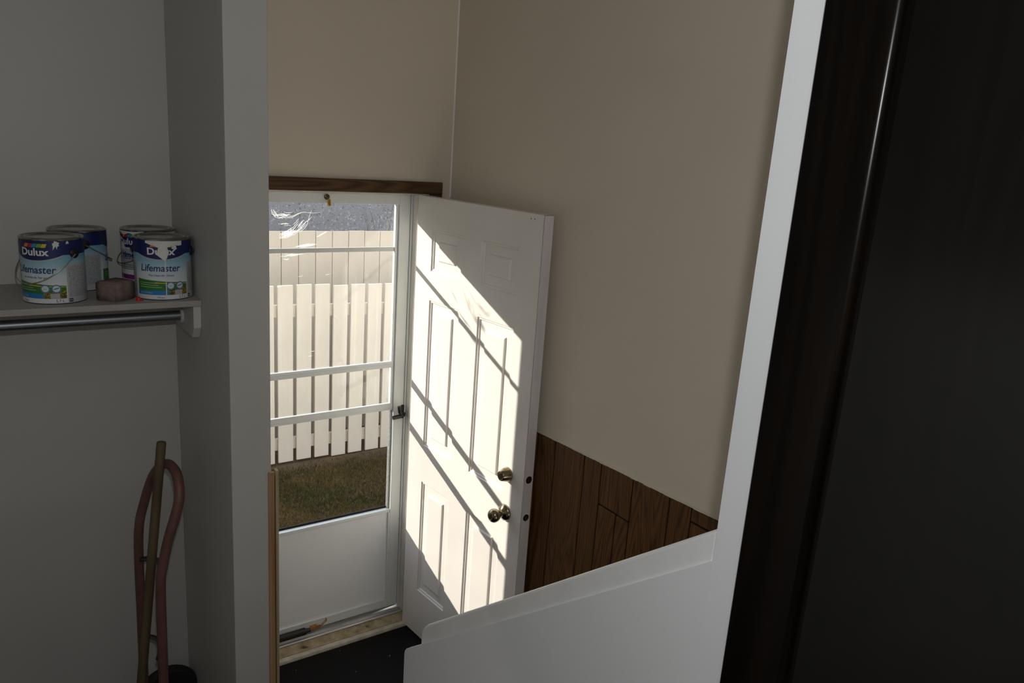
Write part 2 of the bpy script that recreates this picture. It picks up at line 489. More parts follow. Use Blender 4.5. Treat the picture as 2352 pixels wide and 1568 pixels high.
wb = MB()
wb.box(0.6315, OX0, YB, YB + 0.18, FZ - 0.25, CZ)
wb.box(OX1, XR + 0.12, YB, YB + 0.18, FZ - 0.25, CZ)
wb.box(OX0, OX1, YB, YB + 0.18, OZ1, CZ)
wb.box(OX0, OX1, YB + 0.03, YB + 0.18, FZ - 0.25, FZ - 0.02)
tag(wb.build('wall_back', M['wall']), 'greige outside wall around the entry door', 'wall', kind='structure')
tag(MB().box(-3.1, 0.631, YB, YB + 0.18, FZ - 0.25, CZ).build('wall_closet_back', M['closet']), 'grey closet back wall behind the shelf and the hand truck', 'wall', kind='structure')
tag(MB().box(-3.1, -3.0, -3.5, YB, FZ, CZ).build('wall_left', M['wall']), 'greige wall on the far side of the hall', 'wall', kind='structure')
tag(MB().box(-1.2, -1.1, 2.197, YB, FZ, CZ).build('wall_closet', M['closet']), 'greige wall closing the far end of the closet', 'wall', kind='structure')
tag(MB().box(-3.1, XR + 0.12, -3.5, -3.4, FZ, CZ).build('wall_front', M['wall']), 'greige wall closing the hall', 'wall', kind='structure')
wr = tag(MB().box(XR, XR + 0.12, -3.4, YB, FZ - 0.1, CZ).build('wall_right', M['wall']), 'greige wall with brown wood panelling behind the open door', 'wall', kind='structure')
tag(MB().box(0.572, 0.69, 2.197, YB, FZ, CZ).build('wall_partition', M['closet'], bevel=0.003), 'grey partition wall end between closet and entry door', 'wall', kind='structure')

# panelling on the right wall: planks butted side by side
def ptop(y): return -1.025 + (2.184 - y) * 0.042
bk = MB()
bk.prism([(0.95, FZ), (YB, FZ), (YB, ptop(YB) - 0.004), (0.95, ptop(0.95) - 0.004)], XR - 0.003, XR, 'x')
tag(bk.build('panel_backing', M['groove'], wr), 'dark backing seen in the plank joints')
edges = [2.905, 2.79, 2.63, 2.53, 2.37, 2.28, 2.155, 2.045, 1.88, 1.79, 1.637, 1.476, 1.388, 1.255, 1.10, 0.98]
def plank(y1, y0, za0, za1, zb, ):
    g = 0.0036
    yc = (y0 + y1) / 2
    p = MB().prism([(y0 + g - yc, zb), (y1 - g - yc, zb), (y1 - g - yc, za1), (y0 + g - yc, za0)], -0.004, 0.004, 'x')
    return p.build('plank', M['panelling'], wr, loc=(XR - 0.007, yc, 0), bevel=0.002)
for i in range(len(edges) - 1):
    y1, y0 = edges[i], edges[i + 1]
    t0, t1 = ptop(y0), ptop(y1)
    if i == 9:
        plank(y1, y0, t0, t1, -1.153)
        plank(y1, 1.70, -1.160, -1.160, FZ); plank(1.70, y0, -1.160, -1.160, FZ)
    elif i == 12:
        plank(y1, y0, t0, t1, -1.033); plank(y1, y0, -1.040, -1.040, FZ)
    elif i in (1, 4):
        plank(y1, y0, t0, t1, -1.42); plank(y1, y0, -1.424, -1.424, FZ)
    else:
        plank(y1, y0, t0, t1, FZ)
cl = MB()
ys = [0.96 + 0.03 * k for k in range(66)]
for a, b_ in zip(ys[:-1], ys[1:]):
    w = 0.0002 + 0.002 * random.random()
    cl.prism([(a, ptop(a) - w), (b_, ptop(b_) - w), (b_, ptop(b_) + 0.0012), (a, ptop(a) + 0.0012)], XR - 0.0115, XR, 'x')
tag(cl.build('paint_edge', M['wall'], wr), 'ragged pale paint line along the panelling top')

cc = MB().prism([(XR - 0.004, YB), (XR, YB), (XR, YB - 0.004)], -0.22, CZ, 'z')
tag(cc.build('corner_bead', M['white_trim'], wr), 'pale caulk line in the corner')
# hall wall on the right with the dark door; the strip beside the casing
wh = MB()
wh.box(0.9, 1.02, 0.53, 0.6895, FZ, CZ)
wh.box(0.9, 1.02, -3.4, -0.29, FZ, CZ)
wh.box(0.9, 1.02, -0.29, 0.53, 0.55, CZ)
wh.box(0.9, 1.02, -0.29, 0.53, FZ, HZ)
tag(wh.build('wall_hall', M['white_wall']), 'bright white wall strip beside the dark door casing', 'wall', kind='structure')

ws = thing('wall_stair', 'white sloping half wall guarding the stair below the hall', 'wall', (0, 0, 0), kind='structure')
sl = 0.793
def zc(y): return -0.597 - sl * (y - 0.688)
sheet = [(0.6896, FZ), (1.682, FZ), (1.682, zc(1.682) - 0.012), (1.678, zc(1.678) - 0.004), (1.670, zc(1.670)), (0.6896, zc(0.6896))]
MB().prism(sheet, 0.9, 0.914, 'x').build('face_sheet', M['white_wall'], ws)
sheet2 = [(0.691, FZ), (1.60, FZ), (1.60, zc(1.60) + 0.01), (0.691, zc(0.691) + 0.01)]
MB().prism(sheet2, 0.9145, 0.940, 'x').build('core_board', M['white_wall'], ws)
capv = 0.055
# cap board with a rounded nose at its lower end
ce = [(0.691, zc(0.691) - 0.03), (1.603, zc(1.603) - 0.03)]
for k in range(9):
    t = k / 8
    p0, p1, p2 = (1.603, zc(1.603) + 0.022), (1.603, zc(1.603) + capv + 0.004), (1.560, zc(1.560) + capv)
    ce.append(((1 - t) ** 2 * p0[0] + 2 * t * (1 - t) * p1[0] + t * t * p2[0], (1 - t) ** 2 * p0[1] + 2 * t * (1 - t) * p1[1] + t * t * p2[1]))
ce += [(0.691, zc(0.691) + capv)]
MB().prism(ce, 0.906, 0.950, 'x').build('cap_board', M['white_trim'], ws, bevel=0.006)

tag(MB().box(-0.95, -0.85, 0.62, 1.95, FZ, -0.34).build('wall_reflect_helper', M['white_wall']), 'low white wall added out of view to reflect in the dark door', 'wall', kind='structure')  # unseen wall, added so the dark door has something pale to reflect
# dark casing and dark door on the hall wall
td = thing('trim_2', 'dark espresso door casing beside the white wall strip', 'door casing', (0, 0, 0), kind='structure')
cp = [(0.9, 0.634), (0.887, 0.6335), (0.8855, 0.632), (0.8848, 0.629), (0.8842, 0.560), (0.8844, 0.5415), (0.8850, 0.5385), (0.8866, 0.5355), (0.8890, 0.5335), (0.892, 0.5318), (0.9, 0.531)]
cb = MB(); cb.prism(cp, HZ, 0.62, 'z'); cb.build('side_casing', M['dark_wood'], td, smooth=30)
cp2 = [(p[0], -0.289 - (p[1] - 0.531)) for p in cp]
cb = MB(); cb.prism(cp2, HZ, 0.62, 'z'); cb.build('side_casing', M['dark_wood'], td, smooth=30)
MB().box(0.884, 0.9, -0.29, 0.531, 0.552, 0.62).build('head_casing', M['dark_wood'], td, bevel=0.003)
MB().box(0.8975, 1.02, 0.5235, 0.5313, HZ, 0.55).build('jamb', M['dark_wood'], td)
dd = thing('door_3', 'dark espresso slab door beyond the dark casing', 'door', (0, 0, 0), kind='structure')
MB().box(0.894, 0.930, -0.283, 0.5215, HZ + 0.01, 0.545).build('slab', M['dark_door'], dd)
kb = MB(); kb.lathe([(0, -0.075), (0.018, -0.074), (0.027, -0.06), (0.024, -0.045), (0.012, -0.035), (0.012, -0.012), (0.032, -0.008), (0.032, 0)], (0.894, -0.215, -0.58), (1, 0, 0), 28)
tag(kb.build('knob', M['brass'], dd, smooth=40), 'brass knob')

# ------------------------------------------------------------------ entry doorway: casing, jambs, threshold
tb = thing('trim_1', 'brown wood casing over the entry door', 'door casing', (0, 0, 0), kind='structure')
MB().box(0.695, 1.642, YB - 0.017, YB - 0.0005, -0.210, -0.160).build('head_casing', M['brown_trim'], tb, bevel=0.002)
MB().box(1.587, 1.642, YB - 0.016, YB - 0.0005, FZ, -0.2105).build('side_casing', M['brown_trim'], tb, bevel=0.002)

JX0, JX1 = 0.735, 1.572
tj = thing('trim_3', 'worn white door frame lining the entry opening', 'door frame', (0, 0, 0), kind='structure')
MB().box(JX1, OX1, YB + 0.001, YB + 0.178, FZ, OZ1).build('hinge_jamb', M['jamb'], tj, bevel=0.002)
MB().box(OX0, JX0, YB + 0.001, YB + 0.178, FZ, OZ1).build('lock_jamb', M['jamb'], tj, bevel=0.002)
MB().box(JX0, JX1, YB + 0.001, YB + 0.178, -0.213, OZ1).build('head_jamb', M['jamb'], tj, bevel=0.002)
MB().box(JX0 + 0.001, JX1 - 0.001, 2.962, 2.995, -0.2215, -0.2135).build('head_stop', M['jamb'], tj, bevel=0.001)
MB().box(1.5625, JX1, 2.965, 3.000, FZ + 0.03, -0.222).build('stop', M['jamb'], tj, bevel=0.0015)
MB().box(1.5575, JX1, 3.006, 3.045, FZ + 0.03, -0.214).build('frame_channel', M['alu'], tj, bevel=0.001)
MB().box(JX0, 0.7505, 3.006, 3.045, FZ + 0.03, -0.214).build('frame_channel', M['alu'], tj, bevel=0.001)
sp_ = MB(); sp_.box(1.5610, 1.5624, 2.968, 2.998, -1.262, -1.172)
tag(sp_.build('strike_patch', M['bracket'], tj, bevel=0.0005), 'patched strike plate')
tth = thing('threshold', 'worn cream wooden threshold under the storm door', 'threshold', (0, 0, 0), kind='structure')
MB().prism([(2.882, FZ), (2.882, FZ + 0.008), (2.885, FZ + 0.014), (2.892, FZ + 0.017), (2.9035, FZ + 0.018), (2.9035, FZ)], JX0 - 0.03, JX1 - 0.006, 'x').build('nosing', M['threshold_pale'], tth, smooth=30)
MB().prism([(2.9050, FZ), (2.9050, FZ + 0.0195), (2.9065, FZ + 0.021), (2.950, FZ + 0.024), (2.962, FZ + 0.024), (2.962, FZ)], JX0 - 0.03, JX1 - 0.006, 'x').build('wood_sill', M['threshold'], tth, smooth=30)
MB().prism([(2.9625, FZ), (2.9625, FZ + 0.03), (2.967, FZ + 0.033), (2.975, FZ + 0.026), (2.988, FZ + 0.026), (2.992, FZ + 0.034), (2.998, FZ + 0.034), (3.002, FZ + 0.02), (3.075, FZ + 0.012), (3.075, FZ)], JX0, JX1 - 0.006, 'x').build('metal_sill', M['alu_raw'], tth, smooth=30)

# corner moulding on the partition, beside the opening
tm = thing('trim_4', 'narrow tan wood panel edge on the partition corner', 'panel trim', (0, 0, 0), kind='structure')
MB().box(0.679, 0.697, 2.188, 2.1965, FZ, -1.012).build('face_strip', M['moulding'], tm, bevel=0.0015)
MB().box(0.6905, 0.700, 2.197, 2.88, FZ, -1.030).build('wood_panel', M['panelling'], tm)
MB().box(0.7040, 0.714, 2.199, 2.225, FZ, -1.014).build('edge_strip', M['moulding_pale'], tm, bevel=0.002)

# ------------------------------------------------------------------ open six-panel entry door
d1 = thing('door_1', 'white six-panel entry door swung open with sun across it', 'door', (1.535, YB - 0.002, FZ), 0.0, kind='structure')
hdir = Vector((0.098, -0.9952, 0))
d1.rotation_euler = (0, 0, math.atan2(hdir.y, hdir.x))
# local: x along the door from the hinge, y = out of its back (towards the wall), z up
DW, DH, DT = 0.783, 2.03, 0.044
us = [0.004, 0.114, 0.324, 0.446, 0.664, DW]
zs = [0.012, 0.242, 0.783, 0.955, 1.605, 1.727, 1.902, DH]
cells = {(1, 1), (3, 1), (1, 3), (3, 3), (1, 5), (3, 5)}
# local y: hinge dir rotated +90deg = towards (0.995, 0.098), i.e. the right wall: front face y=0, back y=DT
b_ = MB()
for i in range(5):
    for j in range(7):
        if (i, j) in cells: continue
        b_.add([(us[i], 0, zs[j]), (us[i + 1], 0, zs[j]), (us[i + 1], 0, zs[j + 1]), (us[i], 0, zs[j + 1])], [(0, 1, 2, 3)])
b_.add([(us[0], DT, zs[0]), (DW, DT, zs[0]), (DW, DT, DH), (us[0], DT, DH)], [(0, 3, 2, 1)])
b_.add([(us[0], 0, zs[0]), (us[0], DT, zs[0]), (us[0], DT, DH), (us[0], 0, DH)], [(0, 3, 2, 1)])
b_.add([(us[0], 0, DH), (DW, 0, DH), (DW, DT, DH), (us[0], DT, DH)], [(0, 1, 2, 3)])
b_.add([(us[0], 0, zs[0]), (DW, 0, zs[0]), (DW, DT, zs[0]), (us[0], DT, zs[0])], [(0, 3, 2, 1)])
slab = b_.build('slab', M['door_white'], d1, fix=False)
MB().box(DW, DW + 0.003, 0.0005, DT - 0.0005, zs[0], DH - 0.001).build('lock_edge', M['door_edge'], d1, bevel=0.001)
rings = [(0, 0), (0.003, 0.0045), (0.009, 0.0050), (0.0125, 0.0095), (0.046, 0.0085), (0.0505, 0.0025), (0.054, 0.0015)]
for (i, j) in sorted(cells):
    p = MB()
    u0, u1, z0, z1 = us[i], us[i + 1], zs[j], zs[j + 1]
    vs = []
    for ins, dep in rings:
        vs += [(u0 + ins, dep, z0 + ins), (u1 - ins, dep, z0 + ins), (u1 - ins, dep, z1 - ins), (u0 + ins, dep, z1 - ins)]
    fs = []
    for k in range(len(rings) - 1):
        for q in range(4):
            a, c = k * 4 + q, k * 4 + (q + 1) % 4
            fs.append((a, c, c + 4, a + 4))
    e = (len(rings) - 1) * 4
    fs.append((e, e + 1, e + 2, e + 3))
    p.add(vs, fs)
    p.build('panel', M['door_white'], d1, fix=False)
nax = (0, -1, 0)     # out of the front face
kn = MB(); kn.lathe([(0.033, 0.0), (0.0335, 0.004), (0.031, 0.010), (0.022, 0.016), (0.0135, 0.022), (0.0125, 0.030), (0.016, 0.036), (0.0235, 0.043), (0.027, 0.053), (0.0265, 0.062), (0.022, 0.070), (0.0135, 0.0745), (0.0125, 0.0735), (0, 0.0735)], (0.691, 0, 0.880), nax, 36)
kno = tag(kn.build('knob', M['brass'], d1, smooth=40), 'brass ball knob')
kc = MB(); kc.lathe([(0.0085, 0.0736), (0.0085, 0.0752), (0, 0.0752)], (0.691, 0, 0.880), nax, 20); kc.box(0.6902, 0.6918, -0.0762, -0.0750, 0.8755, 0.8845)
kc.build('keyway', M['brass_dark'], kno).parent = kno
for c_ in kno.children: c_.matrix_parent_inverse = Matrix()
db = MB(); db.lathe([(0.029, 0.0), (0.0295, 0.003), (0.0285, 0.006), (0.020, 0.034), (0.0185, 0.0365), (0.0165, 0.0372), (0.0155, 0.0355), (0, 0.0355)], (0.690, 0, 1.038), nax, 36)
dbo = tag(db.build('deadbolt', M['brass'], d1, smooth=40), 'tapered brass deadbolt cylinder')
kc = MB(); kc.lathe([(0.0105, 0.0356), (0.0105, 0.0372), (0.0095, 0.0378), (0, 0.0378)], (0.690, 0, 1.038), nax, 20); kc.box(0.6892, 0.6908, -0.0388, -0.0376, 1.0335, 1.0425)
kc.build('keyway', M['brass_dark'], dbo)
bo = MB(); bo.lathe([(0.0145, 0), (0.0145, 0.0016), (0.011, 0.0016), (0.011, 0.0005), (0, 0.0005)], (DW + 0.003, 0.022, 1.046), (1, 0, 0), 24)
bo.lathe([(0.006, 0.0), (0.006, 0.0035), (0, 0.0035)], (DW + 0.003, 0.024, 1.042), (1, 0, 0), 14)
tag(bo.build('bolt_plate', M['brass_dark'], d1, smooth=40), 'round deadbolt plate')
la = MB(); la.lathe([(0.0135, 0), (0.0135, 0.0016), (0, 0.0016)], (DW + 0.003, 0.022, 0.891), (1, 0, 0), 20)
la.prism([(DW + 0.003, 0.014), (DW + 0.014, 0.014), (DW + 0.004, 0.031), (DW + 0.003, 0.031)], 0.883, 0.900, 'z')
tag(la.build('latch', M['brass_dark'], d1), 'dark spring latch')
sc = MB()
for u in (0.716, 0.735):
    sc.lathe([(0.0022, 0), (0.0018, 0.0012), (0, 0.0012)], (u, 0, 2.012), nax, 8)
sc.build('screw', M['brass_dark'], d1)
# plain inner knob on the back
kn2 = MB(); kn2.lathe([(0.03, 0), (0.03, 0.005), (0.012, 0.01), (0.012, 0.016), (0.022, 0.02), (0.022, 0.026), (0, 0.028)], (0.691, DT, 0.880), (0, 1, 0), 24)
kn2.build('inner_knob', M['brass'], d1, smooth=40)

# ------------------------------------------------------------------ storm door in the opening (closed)
d2 = thing('door_2', 'white aluminium storm door with glass over a plain kick panel', 'door', (0, 0, 0), kind='structure')
SX0, SX1 = 0.7515, 1.5555
SY0, SY1 = 3.014, 3.046
ZT, ZB = -0.2225, -2.205
f = MB()
f.box(SX1 - 0.049, SX1, SY0, SY1, ZB, ZT).build('stile', M['alu'], d2, bevel=0.0015)
MB().box(SX0, 0.782, SY0, SY1, ZB, ZT).build('stile', M['alu'], d2, bevel=0.0015)
MB().box(0.7825, SX1 - 0.0495, SY0, SY1, -0.266, ZT).build('top_rail', M['alu'], d2, bevel=0.0015)
MB().box(0.7825, SX1 - 0.0495, SY0, SY1, ZB, -2.172).build('bottom_rail', M['alu'], d2, bevel=0.0015)
# sash: slim frame inside the stiles
GX0, GX1 = 0.7825, SX1 - 0.0495
MB().box(GX1 - 0.013, GX1, 3.024, 3.042, -1.195, -0.2665).build('sash_stile', M['alu'], d2, bevel=0.001)
MB().box(GX0, GX0 + 0.006, 3.024, 3.042, -1.195, -0.2665).build('sash_stile', M['alu'], d2, bevel=0.001)
MB().box(GX0 + 0.0065, GX1 - 0.0135, 3.029, 3.038, -0.4675, -0.4490).build('sash_bar', M['alu'], d2, bevel=0.001)
sb = MB()
sb.box(GX0 + 0.0065, GX1 - 0.0135, 3.019, 3.031, -0.991, -0.969)
sb.prism([(3.012, -0.969), (3.031, -0.969), (3.031, -0.961), (3.018, -0.961)], GX0 + 0.0065, GX1 - 0.0135, 'x')
sb.build('sash_rail', M['alu'], d2, bevel=0.001)
sb = MB()
sb.box(GX0 + 0.0065, GX1 - 0.0005, 3.021, 3.034, -1.182, -1.160)
sb.box(GX0 + 0.0065, GX1 - 0.0005, 3.023, 3.036, -1.194, -1.1822)
sb.build('meeting_rail', M['alu'], d2, bevel=0.0012)
MB().box(GX0, GX1, 3.018, 3.040, -1.703, -1.688).build('kick_rail', M['alu'], d2, bevel=0.001)
MB().box(GX0, GX1 - 0.0105, 3.0405, 3.044, -1.703, -1.6775).build('ledge_shade_rail', M['rubber'], d2)  # dark strip added outside to keep the sun off the kick rail ledge
MB().box(GX1 - 0.010, GX1, 3.030, 3.044, -1.686, -1.195).build('screen_track', M['alu_raw'], d2)
# panes
def pane(nm, x0, x1, y, z0, z1, m):
    return MB().add([(x0, y, z0), (x1, y, z0), (x1, y, z1), (x0, y, z1)], [(0, 1, 2, 3)]).build(nm, m, d2, fix=False)
p_top = pane('glass_pane', GX0 + 0.006, GX1 - 0.013, 3.033, -0.449, -0.2665, M['glass'])
pane('glass_pane', GX0 + 0.006, GX1 - 0.013, 3.0335, -0.961, -0.4675, M['glass'])
pane('glass_pane', GX0 + 0.006, GX1 - 0.013, 3.0335, -1.160, -0.991, M['glass'])
tag(pane('screen', GX0, GX1 - 0.010, 3.037, -1.686, -1.194, M['screen']), 'fine grey insect screen')
k = MB(); k.box(GX0, GX1, 3.022, 3.040, -2.1715, -1.7035)
k.build('kick_panel', M['kick'], d2)
k = MB()
k.box(GX1 - 0.009, GX1, 3.013, 3.022, -2.1715, -1.7035); k.box(GX0, GX0 + 0.009, 3.013, 3.022, -2.1715, -1.7035); k.box(GX0 + 0.009, GX1 - 0.009, 3.013, 3.022, -2.1715, -2.162)
k.build('glazing_bead', M['alu'], d2, bevel=0.002)
MB().prism([(SX0 + 0.002, ZB), (SX0 + 0.002, -2.2315), (1.36, -2.2300), (1.50, -2.218), (SX1 - 0.002, -2.214), (SX1 - 0.002, ZB)], 3.020, 3.040, 'y').build('sweep', M['alu_raw'], d2)
# scratched streaks on the glass
def fine(pts, w):
    """thin ribbon lying on the pane"""
    vs, fs = [], []
    fine.n += 1
    yy = 3.0322 - 0.00003 * fine.n
    for i, (x, z) in enumerate(pts):
        a = Vector(pts[max(i - 1, 0)]); c = Vector(pts[min(i + 1, len(pts) - 1)])
        t = (c - a)
        t = t.normalized() if t.length > 1e-9 else Vector((1, 0))
        ww = w * (0.35 + 0.65 * math.sin(PI * (i + 0.5) / len(pts)))
        vs += [(x - t.y * ww, yy, z + t.x * ww), (x + t.y * ww, yy, z - t.x * ww)]
        if i: fs.append((2 * i - 2, 2 * i - 1, 2 * i + 1, 2 * i))
    return vs, fs
fine.n = 0
def px(x, y):
    """pane point (x, z) from a pixel of the survey"""
    X, Y = x - 1176.0, y - 784.0
    r0 = 0.82303 * X - 0.08249 * Y + 0.56187 * 1771.24
    r1 = -0.56371 * X - 0.23806 * Y + 0.79082 * 1771.24
    r2 = 0.06862 * X - 0.96774 * Y - 0.24244 * 1771.24
    return (r0 * 3.032 / r1, r2 * 3.032 / r1)
rs = random.Random(3)
sm = MB()
def streak(pts, w=0.0011, jit=0.0):
    q = []
    for i in range(len(pts) - 1):
        for s_ in range(4):
            t = s_ / 4
            q.append((pts[i][0] * (1 - t) + pts[i + 1][0] * t + rs.uniform(-jit, jit), pts[i][1] * (1 - t) + pts[i + 1][1] * t + rs.uniform(-jit, jit)))
    q.append(pts[-1])
    sm.add(*fine([px(*p) for p in q], w))
streak([(648, 499), (658, 500), (668, 500), (675, 497), (683, 492), (692, 488), (700, 487), (716, 489), (736, 488)], 0.0009)
streak([(646, 494), (655, 496), (663, 498), (675, 495), (685, 490), (692, 488)], 0.0009)
streak([(716, 482), (712, 492), (708, 505), (706, 514), (700, 524), (692, 530), (684, 533), (675, 536)], 0.0009)
streak([(716, 498), (708, 506), (702, 510), (694, 520), (684, 532)], 0.0012, 0.5)
for k_ in range(7):
    a, b2 = rs.uniform(621, 634), rs.uniform(478, 486)
    streak([(a, b2), (a + 4, b2 + 8), (a + 9, b2 + 14), (a + 18, b2 + 14 + rs.uniform(-4, 4)), (a + 26, b2 + 12 + rs.uniform(-3, 4))], 0.0008, 1.2)
for k_ in range(6):
    a, b2 = rs.uniform(638, 655), rs.uniform(486, 494)
    streak([(a, b2), (a + 9, b2 + 3), (a + 18, b2 + 1 + rs.uniform(-2, 2))], 0.0009, 0.8)
for k_ in range(16):
    a, b2 = rs.uniform(640, 655), rs.uniform(538, 548)
    e_ = rs.uniform(0.5, 1.0)
    streak([(a, b2), (a + 12 * e_, b2 - 6 * e_), (a + 24 * e_, b2 - 12 * e_), (a + 38 * e_, b2 - 20 * e_ + rs.uniform(-2, 2))], 0.0012, 0.8)
for k_ in range(12):
    a, b2 = rs.uniform(672, 690), rs.uniform(516, 530)
    streak([(a, b2), (a + 7, b2 - 8), (a + 13, b2 - 15)], 0.0009, 1.0)
for k_ in range(6):
    a, b2 = rs.uniform(642, 652), rs.uniform(508, 520)
    streak([(a, b2), (a + 8, b2 - 1), (a + 17, b2 + rs.uniform(-2, 1))], 0.0006, 0.6)
for k_ in range(8):
    a, b2 = rs.uniform(676, 704), rs.uniform(565, 569)
    streak([(a, b2), (a + 14, b2 - 3), (a + 30, b2 - 7)], 0.0010, 0.4)
streak([(727, 544), (736, 540), (750, 532)], 0.0014, 0.4)
streak([(731, 541), (738, 537), (750, 531)], 0.0012, 0.4)
sm.build('scratches', M['scratch'], p_top, fix=False)
sm = MB()
for k_ in range(10):
    a, b2 = rs.uniform(650, 668), rs.uniform(583, 590)
    streak([(a, b2), (a + 12, b2 - 3), (a + 26, b2 - 6), (a + 36, b2 - 7.5)], 0.0010, 0.5)
streak([(651, 594), (660, 596), (663, 593)], 0.0014, 0.5)
streak([(643, 588), (651, 588)], 0.0007, 0.3)
for (a, b2) in ((718, 806), (712, 817), (690, 634), (752, 630), (640, 658)):
    streak([(a - 5, b2 + 1), (a, b2), (a + 5, b2 - 1)], 0.0008, 0.6)
sm.build('scratches', M['scratch'], p_top, fix=False)
# top catch, latch handle, closer
ct = MB(); ct.lathe([(0.011, 0), (0.011, 0.006), (0.006, 0.009), (0, 0.009)], (1.178, SY0, -0.240), (0, -1, 0), 16)
co = tag(ct.build('catch_base', M['brass_dark'], d2, smooth=40), 'dark round catch')
ch = MB()
for q in range(3):
    ch.box(1.178, 1.190, 3.000 - 0.002 * q, 3.004 - 0.002 * q, -0.258 - q * 0.009, -0.249 - q * 0.009)
ch.box(1.177, 1.181, 2.998, 3.006, -0.275, -0.249)
tag(ch.build('catch_clip', M['gold_brass'], d2, bevel=0.001), 'small brass clip')
hd = MB()
hd.box(1.543, 1.556, 3.004, SY0, -1.236, -1.172)
hd.build('latch_plate', M['black'], d2, bevel=0.003)
hd = MB()
hd.tube(smooth_path([(1.545, 3.004, -1.205), (1.536, 2.988, -1.206), (1.524, 2.978, -1.196), (1.518, 2.974, -1.180), (1.516, 2.974, -1.164)], 5), lambda t: 0.0085 + 0.001 * t, 12)
hd.tube([(1.546, 2.990, -1.214), (1.520, 2.982, -1.216), (1.490, 2.982, -1.218)], lambda t: 0.0095, 12)
hd.lathe([(0.010, 0), (0.010, 0.020), (0, 0.022)], (1.546, 3.008, -1.210), (0, -1, 0), 16)
tag(hd.build('latch_handle', M['black'], d2, smooth=40), 'black latch handle')
cs = MB(); cs.tube([(0.752, 2.992, -2.190), (1.088, 2.992, -2.190)], 0.0165, 20)
cs.tube([(1.088, 2.992, -2.190), (1.112, 2.992, -2.190)], lambda t: 0.012 - 0.003 * t, 16)
tag(cs.build('door_closer', M['black'], d2, smooth=40), 'black pneumatic closer tube')
cs = MB(); cs.box(1.112, 1.160, 2.990, 2.993, -2.196, -2.178); cs.box(1.118, 1.150, 2.990, 3.0135, -2.188, -2.184)
cs.tube([(1.150, 2.9915, -2.190), (1.166, 2.993, -2.184), (1.192, 3.000, -2.172), (1.196, 3.013, -2.172)], 0.004, 8)
tag(cs.build('closer_bracket', M['rust'], d2, bevel=0.001), 'rusty closer bracket')

# ------------------------------------------------------------------ closet: shelf, rod
cs_ = thing('closet_shelf', 'grey painted closet shelf carrying the paint cans', 'shelf', (0, 0, 0))
MB().box(-1.09, 0.5715, 2.508, YB - 0.001, -0.551, -0.532).build('shelf_board', M['shelf'], cs_, bevel=0.0015)
MB().prism([(2.516, -0.5515), (2.516, -0.622), (2.542, -0.659), (YB - 0.002, -0.662), (YB - 0.002, -0.5515)], 0.548, 0.5715, 'x').build('end_bracket', M['bracket'], cs_, bevel=0.0015)
MB().box(-1.09, 0.547, YB - 0.019, YB - 0.001, -0.640, -0.5515).build('wall_cleat', M['bracket'], cs_, bevel=0.0015)
rd = thing('closet_rod', 'grey metal closet rod under the shelf', 'rod', (0, 2.672, -0.613))
MB().tube([(-1.09, 0, -0.002), (0.541, 0, 0)], 0.0165, 24).build('tube', M['rod'], rd, smooth=40)
rf = MB(); rf.lathe([(0.0, -0.009), (0.024, -0.009), (0.026, -0.007), (0.026, 0)], (0.5475, 0, 0), (1, 0, 0), 28)
tag(rf.build('flange', M['bracket'], rd, smooth=40), 'white rod socket')

# ------------------------------------------------------------------ paint cans
R0, H0 = 0.0828, 0.190
_txt = {}
def text_mesh(s, size, shear=0.0, bold=0.0):
    """triangulated lettering in the XY plane, centred on its width, baseline at 0"""
    key = (s, size, shear, bold)
    if key in _txt: return _txt[key]
    cu = bpy.data.curves.new('lettering', 'FONT')
    cu.body = s; cu.size = size; cu.shear = shear; cu.offset = bold
    cu.resolution_u = 3
    o = bpy.data.objects.new('lettering', cu)
    C.objects.link(o)
    dg = bpy.context.evaluated_depsgraph_get()
    dg.update()
    me = bpy.data.meshes.new_from_object(o.evaluated_get(dg))
    vs = [(v.co.x, v.co.y) for v in me.vertices]
    fs = [list(p.vertices) for p in me.polygons]
    bpy.data.objects.remove(o); bpy.data.curves.remove(cu); bpy.data.meshes.remove(me)
    x0 = min(v[0] for v in vs); x1 = max(v[0] for v in vs)
    vs = [(v[0] - (x0 + x1) / 2, v[1]) for v in vs]
    _txt[key] = (vs, fs, x1 - x0)
    return _txt[key]

class Wrap:
    """flat print wrapped round a can; u in metres round the wall from the label centre, v up from the base"""
    def __init__(self, a0, r=R0):
        self.a0, self.r, self.mb = a0, r, MB()
    def P(self, u, v, off):
        a = self.a0 + u / R0
        rr = self.r + off
        return (rr * math.sin(a), -rr * math.cos(a), v)
    def strip(self, u0, u1, bot, top, m, off, n=None):
        n = n or max(2, int(abs(u1 - u0) / 0.004))
        B = bot if callable(bot) else (lambda u: bot)
        T = top if callable(top) else (lambda u: top)
        vs, fs = [], []
        for i in range(n + 1):
            u = u0 + (u1 - u0) * i / n
            vs += [self.P(u, B(u), off), self.P(u, T(u), off)]
            if i: fs.append((2 * i - 2, 2 * i, 2 * i + 1, 2 * i - 1))
        self.mb.add(vs, fs, m)
    def poly(self, pts, m, off):
        c = (sum(p[0] for p in pts) / len(pts), sum(p[1] for p in pts) / len(pts))
        vs = [self.P(c[0], c[1], off)] + [self.P(p[0], p[1], off) for p in pts]
        n = len(pts)
        self.mb.add(vs, [(0, 1 + i, 1 + (i + 1) % n) for i in range(n)], m)
    def disc(self, u, v, r, m, off, n=20):
        self.poly([(u + r * math.cos(2 * PI * k / n), v + r * math.sin(2 * PI * k / n)) for k in range(n)], m, off)
    def text(self, s, u, v, m, off, width=None, size=0.02, shear=0.0, bold=0.0, hscale=None):
        vs, fs, w = text_mesh(s, size, shear, bold)
        k = (width / w) if width else 1.0
        kv = hscale if hscale else k
        self.mb.add([self.P(u + a * k, v + b * kv, off) for a, b in vs], fs, m)

